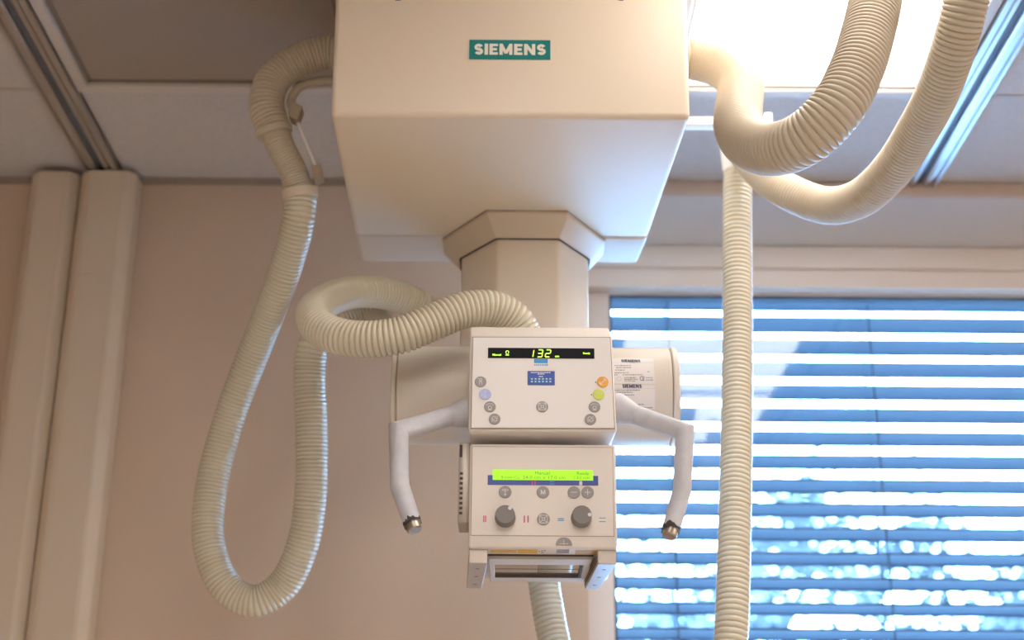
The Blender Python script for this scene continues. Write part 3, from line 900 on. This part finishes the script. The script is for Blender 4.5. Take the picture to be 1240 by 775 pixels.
for x0, x1, dy in ((585, 596, .006), (604, 616, .002), (622, 636, .002), (604, 622, .014)):
    pm.box(UX(*K(x0, 160))[0], UX(*K(x1, 160))[0], yu0 + dy, yu0 + dy + .004, ZU - .0005, ZU + .001)
pm.build('small_print', inkg_m, cl, smooth=0, kind='stuff')
fx_0, fx_1 = -.030, .1135
fy0, fy1 = 2.044, 2.205
ax0, ax1, ay0, ay1 = -.0225, .1035, 2.082, 2.178
fz0_ = ZU - .006
fr_ = MB()
fr_.box(fx_0, fx_1, fy0, ay0, fz0_, ZU + .001); fr_.box(fx_0, fx_1, ay1, fy1, fz0_, ZU + .001); fr_.box(fx_0, ax0, ay0, ay1, fz0_, ZU + .001); fr_.box(ax1, fx_1, ay0, ay1, fz0_, ZU + .001)
fr_.build('aperture_frame', mat('aperture_paint', (.66, .60, .54), .5), cl, bevel=.0006, seg=1)
MB().box(fx_0 - .002, fx_1 + .002, fy0 - .005, fy0 - .001, ZU - .002, ZU + .001).build('frame_gap', seam_m, cl)
MB().box(ax0, ax1, ay0, ay1, ZU - .0022, ZU + .001).build('aperture_window', mat('aperture_glass', (.42, .37, .33), .06, spec=0.9, metal=0.6), cl)
ed = MB()
ed.box(ax0, ax1, ay1 - .006, ay1 - .0005, fz0_ + .0005, ZU - .002); ed.box(ax1 - .004, ax1 - .0005, ay0, ay1 - .006, fz0_ + .0005, ZU - .002)
ed.build('aperture_edge', seam_m, cl)
wl = MB(); wl.box((ax0 + ax1) / 2 - .0004, (ax0 + ax1) / 2 + .0004, ay0, ay1 - .006, ZU - .0026, ZU - .002); wl.box(ax0, ax1 - .004, (ay0 + ay1) / 2 - .0004, (ay0 + ay1) / 2 + .0004, ZU - .0026, ZU - .002)
wl.build('cross_hair', seam_m, cl)
# accessory side rails hanging below
def side_rail(x0, x1, y0, X0, X1, y1, inner):
    zt_, zl = ZU + .0005, ZU - .0195
    o = MB().hexa([(x0, y0, zl), (x1, y0, zl), (X1, y1, zl), (X0, y1, zl), (x0, y0, zt_), (x1, y0, zt_), (X1, y1, zt_), (X0, y1, zt_)]).build('side_rail', railg_m, cl, bevel=.001, seg=1)
    for dz in (.005, .010):                          # grooves on the inner side
        xi, Xi = (x1, X1) if inner > 0 else (x0, X0)
        MB().hexa([(xi - .0004 , y0 + .002, zl + dz), (xi + inner * .0006, y0 + .002, zl + dz), (Xi + inner * .0006, y1 - .002, zl + dz), (Xi - .0004, y1 - .002, zl + dz),
                   (xi - .0004, y0 + .002, zl + dz + .002), (xi + inner * .0006, y0 + .002, zl + dz + .002), (Xi + inner * .0006, y1 - .002, zl + dz + .002), (Xi - .0004, y1 - .002, zl + dz + .002)]).build('rail_groove', seam_m, cl)
    for f in (.2, .5, .82):
        xm = (x0 + x1) / 2 * (1 - f) + (X0 + X1) / 2 * f; ym = y0 * (1 - f) + y1 * f
        MB().box(xm - .0025, xm + .0025, ym - .001, ym + .001, zl - .0003, zl + .0005).build('rail_mark', seam_m, cl)
side_rail(-.0565, -.031, LY + .008, -.064, -.042, 2.19, 1)
side_rail(.119, .1445, LY + .008, .110, .131, 2.19, -1)
# perforated side vent on the left flank
va, vb = aty(556, 540, 2.06), aty(556, 634, 2.06)
vt = MB().box(va.x, cx0 + .001, 2.055, 2.12, vb.z, va.z + .004).build('side_vent', railg_m, cl, bevel=.002)
for i in range(9):
    z_ = vb.z + .012 + i * .0072
    MB().box(va.x + .002, va.x + .0065, 2.0542, 2.056, z_, z_ + .0035).build('vent_slot', seam_m, cl)
MB().box(va.x + .001, va.x + .005, 2.0542, 2.056, va.z - .018, va.z).build('vent_slit', seam_m, cl)

# handles
def handle(pts, end, label, flx, rad):
    P_ = PX(pts)
    h = MB().tube(P_, rad, 24).build('handle', tape_m, hd, smooth=30, label=label)
    d = (P_[1] - P_[0]).normalized()
    MB().tube([P_[0] - d * .004, P_[0] + d * .006, P_[0] + d * .020, P_[0] + d * .034], [.0215, .0212, .0178, rad[1] - .001], 24).build('handle_flange', tape_m, h, smooth=50)
    E_ = P_[-1]; de = (P_[-1] - P_[-2]).normalized()
    mt = MB().tube([E_ - de * .004, E_ + de * .010, E_ + de * .0115], [rad[-1] * .86, rad[-1] * .86, rad[-1] * .74], 20).build('handle_end', steel_m, h)
    tn = MB(); a = de.orthogonal().normalized(); b = de.cross(a)
    n = 40; rnd = random.Random(len(label))
    lo_, hi_ = [], []
    for i in range(n):
        w_ = 6.2832 * i / n
        q = (a * math.cos(w_) + b * math.sin(w_)) * (rad[-1] * 1.03)
        lo_.append(E_ + q - de * (.002 + .007 * abs(math.sin(w_ * 1.3)) * rnd.random())); hi_.append(E_ + q * .97 + de * (.0005 + .004 * rnd.random() * (1 + math.sin(w_))))
    tn.loft([lo_, hi_], True, False).build('torn_tape', dark_m, h)
handle([(566, 499, 2.035), (550, 503, 2.025), (482.5, 521.5, 1.985), (484, 588, 1.965), (499.5, 634, 1.95)], None, 'left grey tape-wrapped handle', 1, [.0140, .0140, .0138, .0132, .0122])
handle([(747, 494, 2.035), (764, 500.5, 2.025), (829.5, 523, 2.0), (826, 593, 1.985), (812.5, 641, 1.97)], None, 'right grey tape-wrapped handle', -1, [.0140, .0140, .0132, .0128, .0122])

# ------------------------------------------------------------------ hoses
# left hose: out of the housing, through two clamps, down in a loop and up to the column
h1 = thing('corrugated_hose', 'long ivory hose hanging in a deep loop left of the machine', 'hose', tuple(aty(300, 745, 2.5)), 'corrugated cable hoses')
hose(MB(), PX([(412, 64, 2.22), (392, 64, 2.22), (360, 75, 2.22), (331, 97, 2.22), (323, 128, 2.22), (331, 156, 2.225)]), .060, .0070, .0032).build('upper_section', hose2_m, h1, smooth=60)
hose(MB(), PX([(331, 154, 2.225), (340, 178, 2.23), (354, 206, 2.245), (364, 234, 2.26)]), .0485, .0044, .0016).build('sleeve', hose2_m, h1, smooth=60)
hose(MB(), PX([(364, 232, 2.26), (362, 262, 2.27), (345, 328, 2.33), (314, 410, 2.42), (278, 505, 2.48), (256, 590, 2.5), (253, 660, 2.5), (275, 712, 2.5), (308, 728, 2.5), (342, 709, 2.5), (365, 664, 2.48), (376, 600, 2.46), (377, 520, 2.44), (375, 450, 2.42), (380, 418, 2.41), (402, 398, 2.43), (436, 390, 2.45), (470, 388, 2.455)]), .0555, .0070, .0034).build('lower_section', hose_m, h1, smooth=60)
for (x, y, Y, r), (x2, y2, Y2) in (((331, 156, 2.225, .0318), (333, 163, 2.227)), ((363, 229, 2.258, .0300), (364.5, 240, 2.262))):
    MB().tube([aty(x, y, Y), aty(x2, y2, Y2)], [r, r * .97], 28).build('clamp_ring', hose2_m if y < 200 else ring_m, h1)
# bracket with rod holding the left hose
lb = thing('hose_bracket', 'tan hose clamps joined by a thin rod beside the left hose', 'bracket', tuple(aty(370, 210, 2.24)))
MB().tube(spline(PX([(405, 97, 2.26), (380, 99, 2.25), (360, 108, 2.24), (351, 126, 2.235)]), .01), .0075, 12).build('support_tube', hose2_m, lb)
MB().tube(PX([(357, 140, 2.235), (384, 206, 2.245)]), .0032, 10).build('rod', white_m, lb)
def tilted_block(pts, y0, y1, name, m, parent):
    return MB().loft([[aty(x, y, y0) for x, y in pts], [aty(x, y, y0) + V((0, y1 - y0, 0)) for x, y in pts]]).build(name, m, parent, bevel=.0015)
tilted_block([(347, 121), (353, 118), (358, 124), (366, 128), (360, 145), (350, 141)], 2.222, 2.25, 'clamp_block', brk_m, lb)
tilted_block([(377, 200), (388, 198), (391, 213), (380, 217)], 2.23, 2.258, 'clamp_block', brk_m, lb)

# coil in front: from the column bracket round to the control panel
h2 = thing('corrugated_hose', 'glossy ivory hose coiled in a ring on top of the control panel', 'hose', tuple(aty(440, 420, 2.1)), 'corrugated cable hoses')
hose(MB(), PX([(505, 371, 2.40), (493, 363, 2.385), (466, 355, 2.35), (432, 353, 2.30), (401, 361, 2.23), (380, 378, 2.16), (386, 396, 2.10), (412, 408, 2.07), (446, 411, 2.055), (484, 406, 2.05), (522, 391, 2.055), (560, 376, 2.065), (596, 374, 2.08), (622, 387, 2.095), (636, 408, 2.108)]), .0560, .0076, .0042, segs=32).build('hose_body', hose_m, h2, smooth=60)
MB().tube(PX([(502, 369, 2.396), (507, 372, 2.405)]), [.0292, .0285], 28).build('end_ring', ring_m, h2)
cb = thing('hose_bracket', 'tan plate joining the coiled hose to the left of the column', 'bracket', tuple(aty(530, 372, 2.43)))
MB().loft([[aty(x, y, 2.405) for x, y in ((490, 342), (500, 345), (526, 361), (566, 364), (566, 392), (490, 392))], [aty(x, y, 2.405) + V((0, .012, 0)) for x, y in ((490, 342), (500, 345), (526, 361), (566, 364), (566, 392), (490, 392))]]).build('plate', mat('bracket_light', (.55, .46, .33), .5), cb, bevel=.002)
MB().loft([[aty(x, y, 2.40) for x, y in ((440, 377), (458, 375), (492, 388), (486, 394), (442, 392))], [aty(x, y, 2.40) + V((0, .04, 0)) for x, y in ((440, 377), (458, 375), (492, 388), (486, 394), (442, 392))]]).build('clip', mat('bracket_light', (.55, .46, .33), .5), cb, bevel=.002)

# right: S-shaped hose out of the housing towards the viewer
h3 = thing('corrugated_hose', 'thick beige hose curving from the housing and up past the lit ceiling light', 'hose', tuple(aty(940, 190, 1.66)), 'corrugated cable hoses')
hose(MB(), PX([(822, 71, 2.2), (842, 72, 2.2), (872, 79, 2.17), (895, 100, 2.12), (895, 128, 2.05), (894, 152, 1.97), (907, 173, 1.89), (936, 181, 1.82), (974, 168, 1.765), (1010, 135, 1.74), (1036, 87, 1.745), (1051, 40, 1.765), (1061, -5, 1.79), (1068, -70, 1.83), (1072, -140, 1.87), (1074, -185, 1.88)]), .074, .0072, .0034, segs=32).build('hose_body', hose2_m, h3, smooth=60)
h4 = thing('corrugated_hose', 'beige hose sweeping from behind the thick hose up to the ceiling rail', 'hose', tuple(aty(1010, 255, 2.25)), 'corrugated cable hoses')
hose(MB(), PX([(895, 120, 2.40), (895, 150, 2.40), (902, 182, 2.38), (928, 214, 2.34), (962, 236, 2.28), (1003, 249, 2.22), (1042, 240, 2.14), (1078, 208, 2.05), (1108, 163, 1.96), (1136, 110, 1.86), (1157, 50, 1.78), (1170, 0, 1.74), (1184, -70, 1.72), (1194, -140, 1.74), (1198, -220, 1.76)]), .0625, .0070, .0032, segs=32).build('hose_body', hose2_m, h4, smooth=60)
h5 = thing('corrugated_hose', 'straight ivory hose hanging vertically in front of the window blind', 'hose', tuple(aty(884, 775, 2.27)), 'corrugated cable hoses')
hose(MB(), PX([(894, 196, 2.45), (893, 240, 2.45), (893, 320, 2.44), (893, 420, 2.41), (892, 520, 2.37), (890, 620, 2.33), (888, 700, 2.30), (885, 775, 2.28), (872, 880, 2.28), (832, 955, 2.30), (776, 962, 2.34), (718, 900, 2.40), (680, 810, 2.44), (664, 740, 2.46), (657, 690, 2.47), (648, 600, 2.47), (642, 530, 2.47), (640, 500, 2.465)]), .0535, .0088, .0030).build('hose_body', hose_m, h5, smooth=60)
MB().tube(PX([(894, 176, 2.45), (894, 184, 2.45), (894, 208, 2.45)]), [.033, .033, .0285], 28).build('end_ring', white_m, h5)
rb = thing('hose_bracket', 'white bracket arm beside the housing behind the thick hose', 'bracket', tuple(aty(885, 160, 2.45)))
q0, q1 = aty(826, 147, 2.45), aty(932, 147, 2.45)
MB().box(q0.x, q1.x, 2.445, 2.470, q0.z - .008, q0.z + .008).build('arm', white_m, rb, bevel=.002)
MB().box(q1.x - .012, q1.x + .003, 2.435, 2.475, q0.z - .010, q0.z + .012).build('end_block', white_m, rb, bevel=.002)
qa = aty(894, 176, 2.45)
MB().tube([(qa.x, 2.455, qa.z - .003), (qa.x, 2.455, q0.z)], .030, 24).build('drop_socket', white_m, rb)
